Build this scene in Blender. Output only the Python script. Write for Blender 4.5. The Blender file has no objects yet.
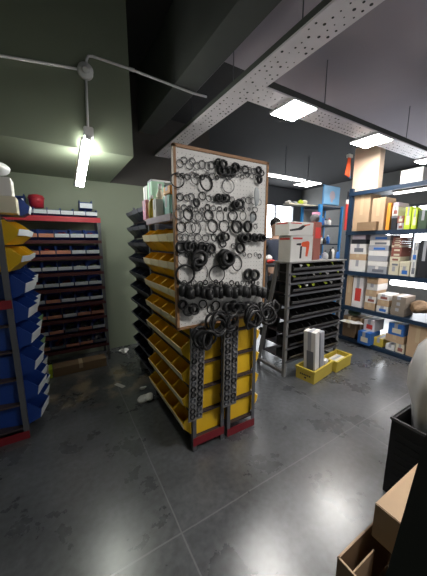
import bpy, bmesh, math, random
from mathutils import Vector, Matrix
R = math.radians
C = bpy.context.scene.collection
SC = bpy.context.scene
random.seed(7)

# ------------------------------------------------------------------ camera
cd = bpy.data.cameras.new('camera'); cam = bpy.data.objects.new('camera', cd); C.objects.link(cam)
cam.location = (0, 0, 1.45); cam.rotation_euler = (R(80), 0, R(-31))
cd.sensor_fit = 'HORIZONTAL'; cd.sensor_width = 36; cd.lens = 36 * 260 / 427; cd.clip_start = .02
SC.camera = cam
# ------------------------------------------------------------------ world, exposure
w = bpy.data.worlds.new('world'); SC.world = w; w.use_nodes = True
w.node_tree.nodes['Background'].inputs[0].default_value = (.86, .86, .88, 1)
w.node_tree.nodes['Background'].inputs[1].default_value = .22
vs = SC.view_settings
vs.view_transform = 'Standard'; vs.look = 'None'; vs.gamma = 1; vs.use_curve_mapping = False; vs.exposure = 0.75
PANEL_E, TUBE_E, FAR_E, WIN_E, SHELF_E = 60, 56, 14, 7, 7

# ------------------------------------------------------------------ materials
MATS = {}
def mat(name, col, rough=.6, metal=0, var=.12, scale=8, emit=None, alpha=1, trans=0, spec=.5, bump=0):
    if name in MATS: return MATS[name]
    m = bpy.data.materials.new(name); m.use_nodes = True; nt = m.node_tree; b = nt.nodes['Principled BSDF']
    b.inputs['Roughness'].default_value = rough; b.inputs['Metallic'].default_value = metal
    b.inputs['Specular IOR Level'].default_value = spec
    c = (*col, 1)
    if var:
        tc = nt.nodes.new('ShaderNodeTexCoord'); n = nt.nodes.new('ShaderNodeTexNoise'); n.inputs['Scale'].default_value = scale; n.inputs['Detail'].default_value = 5
        mx = nt.nodes.new('ShaderNodeMix'); mx.data_type = 'RGBA'
        mx.inputs[6].default_value = tuple(min(1, x * (1 + var)) for x in col) + (1,)
        mx.inputs[7].default_value = tuple(x * (1 - var) for x in col) + (1,)
        nt.links.new(tc.outputs['Object'], n.inputs['Vector']); nt.links.new(n.outputs[0], mx.inputs[0]); nt.links.new(mx.outputs[2], b.inputs['Base Color'])
        if bump:
            bp = nt.nodes.new('ShaderNodeBump'); bp.inputs['Strength'].default_value = bump; nt.links.new(n.outputs[0], bp.inputs['Height']); nt.links.new(bp.outputs[0], b.inputs['Normal'])
    else: b.inputs['Base Color'].default_value = c
    if emit is not None:
        b.inputs['Emission Color'].default_value = c; b.inputs['Emission Strength'].default_value = emit
    b.inputs['Alpha'].default_value = alpha; b.inputs['Transmission Weight'].default_value = trans
    MATS[name] = m; return m
mat('yellow', (.88, .54, .02), .45); mat('blue', (.015, .055, .29), .45); mat('navy', (.018, .022, .038), .4)
mat('black_plastic', (.007, .007, .008), .45); mat('red_plastic', (.45, .025, .04), .5); mat('red_metal', (.20, .012, .02), .5)
mat('salmon', (.72, .32, .22), .6); mat('label_cream', (.86, .76, .52), .6); mat('label_white', (.80, .85, .95), .6); mat('label_grey', (.16, .17, .2), .6); mat('label_dark', (.11, .115, .14), .4); mat('label_green', (.25, .42, .2), .6)
mat('post_grey', (.13, .135, .15), .5, .4); mat('rack_grey', (.27, .265, .26), .5, .3); mat('shelf_dark', (.05, .035, .04), .6); mat('shelf_red', (.07, .013, .017), .6)
mat('blue_steel', (.010, .028, .06), .45); mat('bright_blue', (.03, .25, .60), .45)
mat('kraft', (.50, .35, .22), .75); mat('kraft_dark', (.25, .16, .09), .75); mat('white_card', (.74, .725, .70), .6); mat('grey_card', (.36, .37, .41), .6)
mat('redbrown', (.27, .09, .07), .6); mat('cream', (.70, .65, .50), .6); mat('lilac', (.55, .47, .55), .6); mat('lime', (.58, .72, .05), .6); mat('dark_green', (.05, .09, .05), .6)
mat('black_card', (.02, .022, .028), .5); mat('orange', (.75, .30, .03), .6); mat('striped', (.78, .74, .74), .6); mat('red_print', (.6, .05, .04), .6); mat('greybrown', (.25, .21, .17), .7)
mat('blue_card', (.03, .15, .5), .5); mat('yellow_card', (.56, .43, .06), .5); mat('peach', (.72, .56, .42), .75); mat('tape', (.55, .42, .26), .3); mat('mint', (.45, .72, .55), .6); mat('pink', (.75, .35, .50), .6); mat('teal', (.25, .50, .45), .6)
mat('rubber', (.013, .013, .014), .5, var=.3); mat('rubber_grey', (.10, .10, .105), .5); mat('hook_steel', (.45, .45, .45), .35, .8)
mat('wood', (.34, .18, .085), .6, scale=20); mat('zip_bag', (.45, .5, .52), .3, alpha=.5); mat('white_plastic', (.8, .8, .8), .4); mat('white_paint', (.86, .81, .85), .5)
mat('skin', (.45, .28, .2), .6); mat('shirt', (.035, .045, .075), .8); mat('trousers', (.03, .03, .04), .8); mat('hair', (.012, .01, .01), .7); mat('eye', (.02, .02, .02), .3)
mat('poly', (.95, .95, .96), .2, var=.05, alpha=.8, scale=14, bump=.6); mat('drill_orange', (.75, .10, .03), .5); mat('ink', (.02, .02, .025), .6); mat('flat_black', (.008, .009, .011), .55)

def emitter(name, col, e):
    return mat(name, col, .5, var=0, emit=e)
emitter('panel_light', (1, .97, .93), PANEL_E); emitter('tube_light', (.97, 1, .92), TUBE_E); emitter('far_light', (1, .97, .93), FAR_E)
emitter('daylight', (.92, .96, 1), WIN_E); emitter('shelf_light', (1, .96, .95), SHELF_E)

# ------------------------------------------------------------------ mesh helpers
def box(bm, x0, x1, y0, y1, z0, z1, bev=0):
    v = [bm.verts.new(p) for p in ((x0,y0,z0),(x1,y0,z0),(x1,y1,z0),(x0,y1,z0),(x0,y0,z1),(x1,y0,z1),(x1,y1,z1),(x0,y1,z1))]
    fs = [bm.faces.new([v[i] for i in f]) for f in ((3,2,1,0),(4,5,6,7),(0,1,5,4),(1,2,6,5),(2,3,7,6),(3,0,4,7))]
    if bev: bmesh.ops.bevel(bm, geom=list({e for f in fs for e in f.edges}), offset=bev, segments=2, affect='EDGES')
def prism(bm, poly, y0, y1):
    """polygon in x,z extruded along y"""
    a = [bm.verts.new((x, y0, z)) for x, z in poly]; b = [bm.verts.new((x, y1, z)) for x, z in poly]; n = len(poly)
    bm.faces.new(a); bm.faces.new(b[::-1])
    for i in range(n): bm.faces.new((a[i], b[i], b[(i+1) % n], a[(i+1) % n]))
def tube(bm, pts, r, n=8, cap=True):
    pts = [Vector(p) for p in pts]; rings = []
    rr = r if isinstance(r, (list, tuple)) else [r] * len(pts)
    for i, p in enumerate(pts):
        d = (pts[min(i+1, len(pts)-1)] - pts[max(i-1, 0)]).normalized()
        q = d.to_track_quat('Z', 'Y')
        rings.append([bm.verts.new(p + q @ Vector((rr[i]*math.cos(2*math.pi*k/n), rr[i]*math.sin(2*math.pi*k/n), 0))) for k in range(n)])
    for a, b in zip(rings, rings[1:]):
        for k in range(n): bm.faces.new((a[k], a[(k+1) % n], b[(k+1) % n], b[k]))
    if cap: bm.faces.new(rings[0][::-1]); bm.faces.new(rings[-1])
def torus(bm, c, r, t, depth=1, n=20, m=8, rot=None):
    rot = rot or Matrix.Identity(3); rings = []
    for i in range(n):
        a = 2*math.pi*i/n; ring = []
        for k in range(m):
            b = 2*math.pi*k/m; q = r + t*math.cos(b)
            ring.append(bm.verts.new(Vector(c) + rot @ Vector((q*math.cos(a), depth*t*math.sin(b), q*math.sin(a)))))
        rings.append(ring)
    for i in range(n):
        a, b = rings[i], rings[(i+1) % n]
        for k in range(m): bm.faces.new((a[k], a[(k+1) % m], b[(k+1) % m], b[k]))
def lathe(bm, prof, n=16, c=(0,0,0)):
    rings = [[bm.verts.new((c[0]+r*math.cos(2*math.pi*k/n), c[1]+r*math.sin(2*math.pi*k/n), c[2]+z)) for k in range(n)] for r, z in prof]
    for a, b in zip(rings, rings[1:]):
        for k in range(n): bm.faces.new((a[k], a[(k+1) % n], b[(k+1) % n], b[k]))
    bm.faces.new(rings[0][::-1]); bm.faces.new(rings[-1])
def blob(bm, c, s, seed, sub=3, amp=.25):
    rnd = random.Random(seed); ph = [(Vector((rnd.uniform(-4,4), rnd.uniform(-4,4), rnd.uniform(-4,4))), rnd.uniform(0,6)) for _ in range(7)]
    r = bmesh.ops.create_icosphere(bm, subdivisions=sub, radius=1)
    for v in r['verts']:
        k = 1 + amp * sum(math.sin(v.co.dot(p)+q) for p, q in ph) / 3
        v.co = Vector((v.co.x*k*s[0]+c[0], v.co.y*k*s[1]+c[1], v.co.z*k*s[2]+c[2]))
def mesh(name, bm, m, smooth=False):
    bmesh.ops.recalc_face_normals(bm, faces=bm.faces[:])
    me = bpy.data.meshes.new(name); bm.to_mesh(me); bm.free()
    for mm in (m if isinstance(m, list) else [m]): me.materials.append(MATS[mm])
    if smooth:
        for p in me.polygons: p.use_smooth = True
    return me
def obj(name, bm, m, parent=None, smooth=False, loc=None, rotz=0):
    me = bm if isinstance(bm, bpy.types.Mesh) else mesh(name, bm, m, smooth)
    o = bpy.data.objects.new(name, me); C.objects.link(o)
    if parent: o.parent = parent
    if loc: o.location = loc
    o.rotation_euler.z = rotz
    return o
def tag(o, label, cat, group=None, kind=None):
    o['label'] = label; o['category'] = cat
    if group: o['group'] = group
    if kind: o['kind'] = kind
    return o
def thing(name, label, cat, loc=(0,0,0), rotz=0, group=None):
    o = bpy.data.objects.new(name, None); C.objects.link(o); o.location = loc; o.rotation_euler.z = rotz
    o.empty_display_size = .1
    return tag(o, label, cat, group)
def struct(name, bm, m, parent=None):
    o = obj(name, bm, m, parent)
    if not parent: o['kind'] = 'structure'
    return o
def part(name, m, parent, *boxes, bev=0):
    bm = bmesh.new()
    for b in boxes: box(bm, *b, bev=bev)
    return obj(name, bm, m, parent)
def copy_thing(root, loc, rotz, label, group=None):
    r = root.copy(); C.objects.link(r); r.location = loc; r.rotation_euler.z = rotz; r['label'] = label
    if group: r['group'] = group
    for ch in root.children:
        c = ch.copy(); C.objects.link(c); c.parent = r
        for g in ch.children:
            d = g.copy(); C.objects.link(d); d.parent = c
    return r
ORD = ['first','second','third','fourth','fifth','sixth','seventh','eighth','ninth','tenth','eleventh','twelfth','thirteenth','fourteenth','fifteenth','sixteenth','seventeenth','eighteenth','nineteenth','twentieth','twenty-first']
ROWUP = ['bottom row'] + [o + ' row up' for o in ORD[1:]]

# ------------------------------------------------------------------ setting
def floor_material():
    m = bpy.data.materials.new('polished_concrete'); m.use_nodes = True; nt = m.node_tree; b = nt.nodes['Principled BSDF']; L = nt.links.new
    def node(t, **k):
        n = nt.nodes.new(t)
        for a, v in k.items(): setattr(n, a, v)
        return n
    tc = node('ShaderNodeTexCoord'); sep = node('ShaderNodeSeparateXYZ'); L(tc.outputs['Object'], sep.inputs[0])
    n1 = node('ShaderNodeTexNoise'); n1.inputs['Scale'].default_value = 2.2; n1.inputs['Detail'].default_value = 8; n1.inputs['Roughness'].default_value = .65
    n2 = node('ShaderNodeTexNoise'); n2.inputs['Scale'].default_value = 28; n2.inputs['Detail'].default_value = 6
    n3 = node('ShaderNodeTexNoise'); n3.inputs['Scale'].default_value = 5; n3.inputs['Detail'].default_value = 6
    for n in (n1, n2, n3): L(tc.outputs['Object'], n.inputs['Vector'])
    r1 = node('ShaderNodeValToRGB'); L(n1.outputs[0], r1.inputs[0])
    r1.color_ramp.elements[0].position = .32; r1.color_ramp.elements[0].color = (.052, .055, .060, 1)
    r1.color_ramp.elements[1].position = .7; r1.color_ramp.elements[1].color = (.122, .128, .138, 1)
    mx = node('ShaderNodeMix', data_type='RGBA', blend_type='OVERLAY'); mx.inputs[0].default_value = .75
    r2 = node('ShaderNodeValToRGB'); r2.color_ramp.elements[0].position = .3; r2.color_ramp.elements[0].color = (.3, .3, .3, 1); r2.color_ramp.elements[1].position = .72; r2.color_ramp.elements[1].color = (.72, .72, .72, 1)
    L(n2.outputs[0], r2.inputs[0]); L(r1.outputs[0], mx.inputs[6]); L(r2.outputs[0], mx.inputs[7])
    def math_(op, a, bb):
        n = node('ShaderNodeMath', operation=op)
        for i, q in enumerate((a, bb)):
            if isinstance(q, (int, float)): n.inputs[i].default_value = q
            else: L(q, n.inputs[i])
        return n.outputs[0]
    # dirt and old glue marks on the floor before the red rack
    dx = math_('DIVIDE', math_('SUBTRACT', sep.outputs[0], .28), .55); dy = math_('DIVIDE', math_('SUBTRACT', sep.outputs[1], 2.75), .42)
    d = math_('ADD', math_('MULTIPLY', dx, dx), math_('MULTIPLY', dy, dy))
    near = node('ShaderNodeMapRange'); L(d, near.inputs[0]); near.inputs[1].default_value = 1.1; near.inputs[2].default_value = .2; near.inputs[3].default_value = 0; near.inputs[4].default_value = 1
    rg = node('ShaderNodeValToRGB'); L(n3.outputs[0], rg.inputs[0]); rg.color_ramp.elements[0].position = .48; rg.color_ramp.elements[1].position = .62
    st = math_('MULTIPLY', math_('MULTIPLY', near.outputs[0], rg.outputs[0]), .95)
    m2 = node('ShaderNodeMix', data_type='RGBA'); L(st, m2.inputs[0]); L(mx.outputs[2], m2.inputs[6]); m2.inputs[7].default_value = (.40, .32, .22, 1)
    # saw-cut joints
    wob = math_('MULTIPLY', math_('SUBTRACT', n1.outputs[0], .5), .02)
    def line(ax, at, wd):
        return math_('LESS_THAN', math_('ABSOLUTE', math_('ADD', math_('SUBTRACT', sep.outputs[ax], at), wob), 0), wd)
    j = line(0, .42, .004)
    for ax, at in ((0, 1.93), (1, 1.01), (0, 3.44), (1, -.5)): j = math_('MAXIMUM', j, line(ax, at, .004))
    m3 = node('ShaderNodeMix', data_type='RGBA'); L(math_('MULTIPLY', j, .55), m3.inputs[0]); L(m2.outputs[2], m3.inputs[6]); m3.inputs[7].default_value = (.26, .26, .27, 1)
    L(m3.outputs[2], b.inputs['Base Color'])
    rr = node('ShaderNodeMapRange'); L(n1.outputs[0], rr.inputs[0]); rr.inputs[3].default_value = .21; rr.inputs[4].default_value = .36
    L(rr.outputs[0], b.inputs['Roughness']); b.inputs['Specular IOR Level'].default_value = 1.0
    bp = node('ShaderNodeBump'); bp.inputs['Strength'].default_value = .06; L(n2.outputs[0], bp.inputs['Height']); L(bp.outputs[0], b.inputs['Normal'])
    MATS['floor'] = m
floor_material()
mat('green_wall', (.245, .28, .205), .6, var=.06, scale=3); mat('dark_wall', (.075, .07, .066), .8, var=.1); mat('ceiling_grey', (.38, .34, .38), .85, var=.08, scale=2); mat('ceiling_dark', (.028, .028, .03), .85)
mat('concrete_and_shade', (.085, .09, .085), .8, var=.2, scale=4); mat('far_wall', (.17, .175, .185), .8); mat('side_wall', (.22, .22, .215), .8)

def slab(name, m, *b):
    bm = bmesh.new(); box(bm, *b); return struct(name, bm, m)
slab('floor', 'floor', -1.7, 7.2, -1.7, 6.3, -.1, 0)
slab('ceiling', 'ceiling_grey', 1.28, 7.2, -1.7, 2.30, 3.1, 3.2)
slab('ceiling_strip', 'ceiling_grey', 1.28, 1.5, 2.30, 6.3, 3.1, 3.2)
slab('ceiling_rear', 'ceiling_dark', 1.5, 7.2, 2.30, 6.3, 3.1, 3.2)  # unlit look of the far ceiling put into a darker colour
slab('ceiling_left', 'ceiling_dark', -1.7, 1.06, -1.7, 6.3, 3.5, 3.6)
slab('wall_back', 'green_wall', -1.7, 2.0, 3.65, 3.8, 0, 2.19)
slab('wall_back_upper', 'dark_wall', -1.7, 2.0, 3.65, 3.8, 2.19, 3.5)  # shade on the upper wall put into its dark colour
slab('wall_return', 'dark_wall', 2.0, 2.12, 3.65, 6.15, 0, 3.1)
slab('wall_front_side', 'side_wall', -1.7, .6, -1.7, -1.58, 0, 3.5)
slab('wall_left', 'green_wall', -1.7, -1.58, -1.58, 3.65, 0, 3.5)
# wall with a bright window far behind
def wall_with_hole(name, m, axis, at, th, a0, a1, z1, h):
    bm = bmesh.new(); b0, b1, c0, c1 = h
    for (p, q, r, s) in ((a0, b0, 0, z1), (b1, a1, 0, z1), (b0, b1, 0, c0), (b0, b1, c1, z1)):
        if axis == 'y': box(bm, p, q, at, at+th, r, s)
        else: box(bm, at, at+th, p, q, r, s)
    struct(name, bm, m)
wall_with_hole('wall_far', 'far_wall', 'y', 6.15, .12, 2.12, 7.2, 3.1, (5.15, 6.75, 1.55, 2.62))
wall_with_hole('wall_right', 'side_wall', 'x', 7.05, .12, -1.58, 6.15, 3.1, (2.2, 3.5, .7, 2.3))
def window(n, axis, at, a0, a1, z0, z1):
    bm = bmesh.new(); f = .05
    def bx(p, q, r, s, d0, d1):
        if axis == 'y': box(bm, p, q, at+d0, at+d1, r, s)
        else: box(bm, at+d0, at+d1, p, q, r, s)
    for (p, q, r, s) in ((a0, a0+f, z0, z1), (a1-f, a1, z0, z1), (a0+f, a1-f, z0, z0+f), (a0+f, a1-f, z1-f, z1), ((a0+a1)/2-f/2, (a0+a1)/2+f/2, z0+f, z1-f)): bx(p, q, r, s, .0, .08)
    root = struct('window_%d' % n, bm, 'post_grey')
    bm = bmesh.new(); bx(a0+f, a1-f, z0+f, z1-f, .085, .10)
    struct('window_pane', bm, 'daylight', root)
window(1, 'y', 6.15, 5.15, 6.75, 1.55, 2.62)
window(2, 'x', 7.05, 2.2, 3.5, .7, 2.3)
# dropped green bulkhead over the red rack
slab('bulkhead_beam', 'green_wall', -1.58, .66, 2.47, 3.65, 2.19, 3.5)
bulk_trim = slab('trim_1', 'concrete_and_shade', 1.06, 1.28, -1.58, 3.65, 2.86, 3.5)   # raw concrete beam along the aisle
# perforated white channel beams
def channel(name, along, a0, a1, b0, b1, z0, z1):
    bm = bmesh.new(); t = .012
    def bx(p, q, r, s, u, v):
        if along == 'y': box(bm, r, s, p, q, u, v)
        else: box(bm, p, q, r, s, u, v)
    bx(a0, a1, b0, b1, z0, z0+t); 
    root = struct(name, bm, 'white_paint')
    bm = bmesh.new()
    bx(a0, a1, b0, b0+t, z0+t, z1); bx(a0, a1, b1-t, b1, z0+t, z1)
    struct('channel_side', bm, 'concrete_and_shade', root)  # side faces in shade: the shade is put into their dark colour
    bm = bmesh.new(); rnd = random.Random(5); a = max(a0, -.4) if along == 'y' else a0
    while a < a1 - .05:
        for k, fr in enumerate((.16, .38, .62, .84)):
            if rnd.random() < .72:
                u, v = a + (k % 2) * .03 + rnd.uniform(-.006, .006), b0 + (b1-b0)*fr
                rad = rnd.choice((.004, .005, .007, .009))
                x, y = (v, u) if along == 'y' else (u, v)
                vv = [bm.verts.new((x+rad*math.cos(q*math.pi/4), y+rad*math.sin(q*math.pi/4), zz)) for zz in (z0-.0012, z0+.002) for q in range(8)]
                bm.faces.new(vv[:8]); bm.faces.new(vv[8:][::-1])
                for q in range(8): bm.faces.new((vv[q], vv[(q+1) % 8], vv[8+(q+1) % 8], vv[8+q]))
        a += .05
    struct('punched_holes', bm, 'ink', root)
    return root
ch1 = channel('beam_aisle', 'y', -1.58, 3.65, 1.265, 1.47, 2.6, 2.65)
ch2 = channel('beam_cross', 'x', 1.47, 7.05, 1.68, 1.90, 2.6, 2.66)
ch3 = channel('beam_front', 'x', 1.47, 7.05, -.69, -.47, 2.6, 2.66)
for par, pts in ((ch1, [(1.36, .55), (1.36, 1.25), (1.36, 1.95), (1.36, 2.7)]), (ch2, [(2.3, 1.79), (3.9, 1.79), (5.2, 1.79)])):
    for x, y in pts:
        bm = bmesh.new(); tube(bm, [(x, y, 2.612), (x, y, 3.1)], .004, 6); obj('hanger_rod', bm, 'post_grey', par)

# ------------------------------------------------------------------ lamps
def led_panel(label, x, y, z, s=.135, m='panel_light', sy=None):
    sy = sy or s
    t = thing('ceiling_panel_light', label, 'ceiling light', (x, y, z))
    part('frame', 'white_plastic', t, (-s-.012, s+.012, -sy-.012, sy+.012, -.016, 0), bev=.003)
    part('diffuser', m, t, (-s, s, -sy, sy, -.0195, -.0165))
led_panel('square white panel light under the channel nearest the white pegboard', 1.90, 1.80, 2.598)
led_panel('square white panel light beside the tall carton under the cross channel', 3.20, 1.83, 2.598, .15)
led_panel('small panel light at the end of the cross channel above the white carton', 4.62, 1.80, 2.598, .12)
led_panel('square white panel light overhead on the aisle channel', 1.36, -.15, 2.598, .15)
led_panel('square white panel light overhead by the shop front', 2.9, -.58, 2.598, .16)
led_panel('small distant panel light beyond the blue poster', 4.40, 3.70, 2.60, .18, 'far_light')
led_panel('long strip light in the far dark ceiling beside the pegboard', 3.62, 3.55, 2.60, .46, 'far_light', .07)
for x, y in ((4.40, 3.70), (3.62, 3.55)):
    bm = bmesh.new(); tube(bm, [(x, y, 2.601), (x, y, 3.1)], .006, 6)
    par = [o for o in C.objects if o.name.startswith('ceiling_panel_light') and abs(o.location.x-x) < .01][0]
    k = obj('hanger_rod', bm, 'post_grey', par); k.location = (-x, -y, -2.60)
# hanging tube lamp on the bulkhead, its conduit and junction disc
t = thing('tube_lamp', 'short fluorescent tube lamp hanging down the green bulkhead', 'lamp', (.306, 2.43, 2.29))
part('junction_box', 'white_plastic', t, (-.035, .035, -.03, .038, -.02, .05), bev=.006)
bm = bmesh.new(); tube(bm, [(0, -.01, -.02), (-.012, -.012, -.05)], [.022, .026], 12); obj('socket', bm, 'white_plastic', t, True)
bm = bmesh.new(); tube(bm, [(-.012, -.012, -.05), (-.085, .10, -.38)], .028, 14); obj('fluorescent_tube', bm, 'tube_light', t, True)
bm = bmesh.new(); tube(bm, [(-.045, -.01, -.03), (-.12, .105, -.385)], .015, 8); obj('batten', bm, 'white_plastic', t, True)
t = thing('conduit', 'white electrical conduit with a round junction disc on the bulkhead', 'conduit', (.32, 2.455, 2.75))
bm = bmesh.new(); tube(bm, [(0, .013, 0), (0, -.022, 0)], [.058, .055], 24); tube(bm, [(0, -.022, 0), (0, -.026, 0)], [.03, .02], 16); obj('junction_disc', bm, 'white_plastic', t, True)
bm = bmesh.new(); tube(bm, [(-1.88, 0, -.16), (-1.0, 0, -.115), (-.53, 0, -.062), (-.05, 0, 0)], .010, 8); obj('pipe', bm, 'white_plastic', t, True)
bm = bmesh.new(); tube(bm, [(.0, 0, -.05), (-.01, 0, -.3), (-.014, 0, -.405)], .010, 8); obj('pipe', bm, 'white_plastic', t, True)
bm = bmesh.new(); tube(bm, [(.012, 0, .05), (.014, 0, .085), (.03, 0, .112), (.06, 0, .12), (.35, 0, .118), (.92, -.01, .085), (1.06, -.03, .08)], .010, 8); obj('pipe', bm, 'white_plastic', t, True)
bm = bmesh.new(); tube(bm, [(.34, 0, .118), (.38, 0, .118)], .014, 8); obj('coupling', bm, 'white_plastic', t, True)

# ------------------------------------------------------------------ storage bins and racks
BIN = {}
def make_bin(d, wd, h, col, lab, lip=.55, name='storage_bin', strip=.045):
    """open-fronted stacking bin, front towards +x"""
    key = (round(d, 3), round(wd, 3), round(h, 3), col, lab, lip, strip)
    if key in BIN: return BIN[key]
    bm = bmesh.new(); t = .004; x0, x1 = -d/2, d/2; y = wd/2; lz = h*lip
    ins = .26*d; fz = max(lz-strip-.004, .012); side = [(x0, 0), (x1-ins, 0), (x1-.012, fz), (x1, lz), (x1-.22*d, h), (x0, h)]
    prism(bm, side, -y, -y+t); prism(bm, side, y-t, y)
    box(bm, x0, x1-ins, -y+t, y-t, 0, t); box(bm, x0, x0+t, -y+t, y-t, t, h)
    prism(bm, [(x1-ins-.004, t), (x1-ins, 0), (x1-.012, fz), (x1, lz), (x1-.005, lz), (x1-.018, fz)], -y+t, y-t)
    for s in (-1, 1): box(bm, x0, x1-.22*d, s*y-(.004 if s > 0 else .0), s*y+(.0 if s > 0 else .004), h-.012, h)
    me = mesh(name, bm, col)
    bm = bmesh.new(); k = .012/(lz-fz)
    za, zb = fz, lz+.004; xa, xb = x1-.012, x1+.001
    prism(bm, [(xa+.001, za), (xb+.001, zb), (xb+.005, zb), (xa+.005, za)], -y+.002, y-.002)
    ml = mesh('label_strip', bm, lab)
    BIN[key] = (me, ml); return BIN[key]
def place_bin(x, y, z, rz, b, label, group, name='storage_bin'):
    o = obj(name, b[0], None); o.location = (x, y, z+.0012); o.rotation_euler.z = rz
    tag(o, label, 'bin', group)
    obj('label_strip', b[1], None, o)
    return o
def make_rack(label, x0, x1, y0, y1, H, shelves, pm, sm, end=None, pw=.028, end_z=(), overhang=0, name='bin_rack', rail=None):
    cx, cy = (x0+x1)/2, (y0+y1)/2
    t = thing(name, label, 'rack', (cx, cy, 0)); hx, hy = (x1-x0)/2, (y1-y0)/2
    for sx in (-1, 1):
        for sy in (-1, 1):
            bm = bmesh.new(); a, b = sx*hx, sx*(hx-pw); c, d = sy*hy, sy*(hy-pw); th = .004
            box(bm, min(a, b), max(a, b), min(c, c-sy*th), max(c, c-sy*th), 0, H); box(bm, min(a, a-sx*th), max(a, a-sx*th), min(c-sy*th, d), max(c-sy*th, d), 0, H)
            obj('post', bm, pm, t)
    for z in shelves: part('shelf', sm, t, (-hx+.005, hx-.005, -hy+.005, hy-.005, z-.012, z))
    for z in end_z:
        for sy in (-1, 1): part('end_bar', end, t, (-hx, hx, sy*hy-.004, sy*hy+.004, z, z+.06))
    return t

# --- gondola end towards the camera: two racks back to back
GB = [.10 + .183*k for k in range(8)]
make_rack('grey bin rack with yellow bins on the left of the pegboard end', .70, .955, 1.44, 2.26, 1.66, GB + [1.62], 'post_grey', 'shelf_dark', 'red_metal', end_z=(.045, .93))
make_rack('grey bin rack with yellow bins on the right of the pegboard end', .985, 1.245, 1.44, 2.26, 1.66, GB + [1.62], 'post_grey', 'shelf_dark', 'red_metal', end_z=(.0, .93))
yb = make_bin(.30, .182, .165, 'yellow', 'label_cream', .72, strip=.042)
for k, z in enumerate(GB):
    for c in range(4):
        place_bin(.79, 1.566+.189*c, z, math.pi, yb, 'yellow bin, %s from the pegboard end in the %s, rack left of it' % (ORD[c], ROWUP[k]), 'yellow bins of the left gondola rack')
    for c in range(2):
        if k < 4 or c < 1:
            place_bin(1.155, 1.566+.189*c, z, 0, yb, 'yellow bin, %s from the pegboard end in the %s, rack right of it' % (ORD[c], ROWUP[k]), 'yellow bins of the right gondola rack')
# --- dark bins farther along
DB = [.09 + .157*k for k in range(11)]
make_rack('dark rack of black bins behind the yellow bin rack', .78, 1.2, 2.30, 3.06, 1.83, DB, 'post_grey', 'shelf_dark')
nb = make_bin(.30, .220, .135, 'navy', 'label_dark', .7, strip=.025)
for k, z in enumerate(DB):
    for c in range(3):
        place_bin(.85, 2.445+.235*c, z, math.pi, nb, 'black bin, %s behind the yellow rack in the %s' % (ORD[c], ROWUP[k]), 'black bins of the dark rack')

# --- rack cut by the photograph's edge: yellow over blue
LB = [.09, .28, .48, .69, .88, 1.06, 1.25, 1.43]
make_rack('grey bin rack of blue bins under two rows of yellow ones', -.60, -.29, 2.20, 2.89, 1.64, LB + [1.62], 'post_grey', 'shelf_dark', 'red_metal', end_z=(.0, 1.0), pw=.034)
for k, z in enumerate(LB):
    b = make_bin(.34, .185, .165, 'yellow' if k > 5 else 'blue', 'label_white', .62, strip=.06 if k < 6 else .035)
    for c in range(3):
        g = b if not (k in (2, 3) and c == 2) else make_bin(.34, .185, .165, 'blue', 'label_green', .62, strip=.06)
        place_bin(-.345, 2.345+.205*c, z, R(-14), g, '%s bin, %s from the front post, %s, blue and yellow rack' % ('yellow' if k > 5 else 'blue', ORD[c], ROWUP[k]), 'bins of the blue and yellow rack')

# --- red rack on the green wall
RB = [.225 + .178*k for k in range(8)]
make_rack('dark red rack of small blue bins against the green wall', -.72, .47, 3.30, 3.62, 1.72, RB, 'post_grey', 'shelf_red', pw=.03)
rack_red = [o for o in C.objects if o.get('label', '').startswith('dark red rack')][0]
part('top_beam', 'red_plastic', rack_red, (-.595, .595, -.165, -.155, 1.668, 1.722)); part('top_shelf', 'red_metal', rack_red, (-.59, .59, -.15, .155, 1.705, 1.72))
for z in RB: part('front_rail', 'shelf_red', rack_red, (-.59, .59, -.166, -.156, z-.035, z-.002))
rc = random.Random(3)
for k, z in enumerate(RB):
    for c in range(6):
        body = 'blue'; lab = 'label_white'
        if k in (6, 7) and c < 3 + (k == 6): lab = 'salmon'
        if k == 3: lab = 'label_white' if c != 2 else 'salmon'
        if k == 2 and c != 3: lab = 'salmon'; body = 'red_metal' if c == 5 else 'blue'
        if k in (0, 1): lab = rc.choice(['label_grey', 'label_white', 'salmon'])
        b = make_bin(.24, .138, .115, body, lab, .55, strip=.03)
        o = place_bin(.366-.146*(5-c), 3.41, z, -math.pi/2, b, 'small %s bin, %s from the wall corner, %s, red rack' % ('red' if body != 'blue' else 'blue', ORD[5-c], ROWUP[k]), 'small bins of the red rack')
        if c > 0:
            bm = bmesh.new(); rr = random.Random(k*10+c)
            for q in range(7):
                blob(bm, (rr.uniform(-.08, .05), rr.uniform(-.034, .034), rr.uniform(.036, .068)), (.025, .022, .02), q+k*31+c, 1, .4)
            s = obj('small_parts', bm, rc.choice(['rubber', 'rubber_grey', 'red_metal', 'dark_green', 'hook_steel']), o); s['kind'] = 'stuff'
for c in range(6):
    b = make_bin(.26, .118, .085, 'blue', 'label_white', .6, strip=.03)
    place_bin(.385-.122*(5-c)-.0, 3.435, 1.7262, -math.pi/2, b, 'blue bin on top of the red rack, %s from the green wall corner' % ORD[5-c], 'bins on top of the red rack')
place_bin(.34, 3.46, 1.816, -math.pi/2, make_bin(.20, .13, .10, 'blue', 'label_white', .6), 'single blue bin raised on the row topping the red rack', 'bins on top of the red rack')
t = thing('bucket', 'rounded red tub standing on the bins topping the red rack', 'tub', (-.13, 3.46, 1.8135))
bm = bmesh.new(); lathe(bm, [(.062, 0), (.072, .10), (.066, .125), (.03, .135)], 20); obj('body', bm, 'red_plastic', t, True)
bm = bmesh.new(); torus(bm, (0, 0, .1), .073, .006, rot=Matrix.Rotation(math.pi/2, 3, 'X')); obj('rim', bm, 'red_plastic', t, True)
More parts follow.
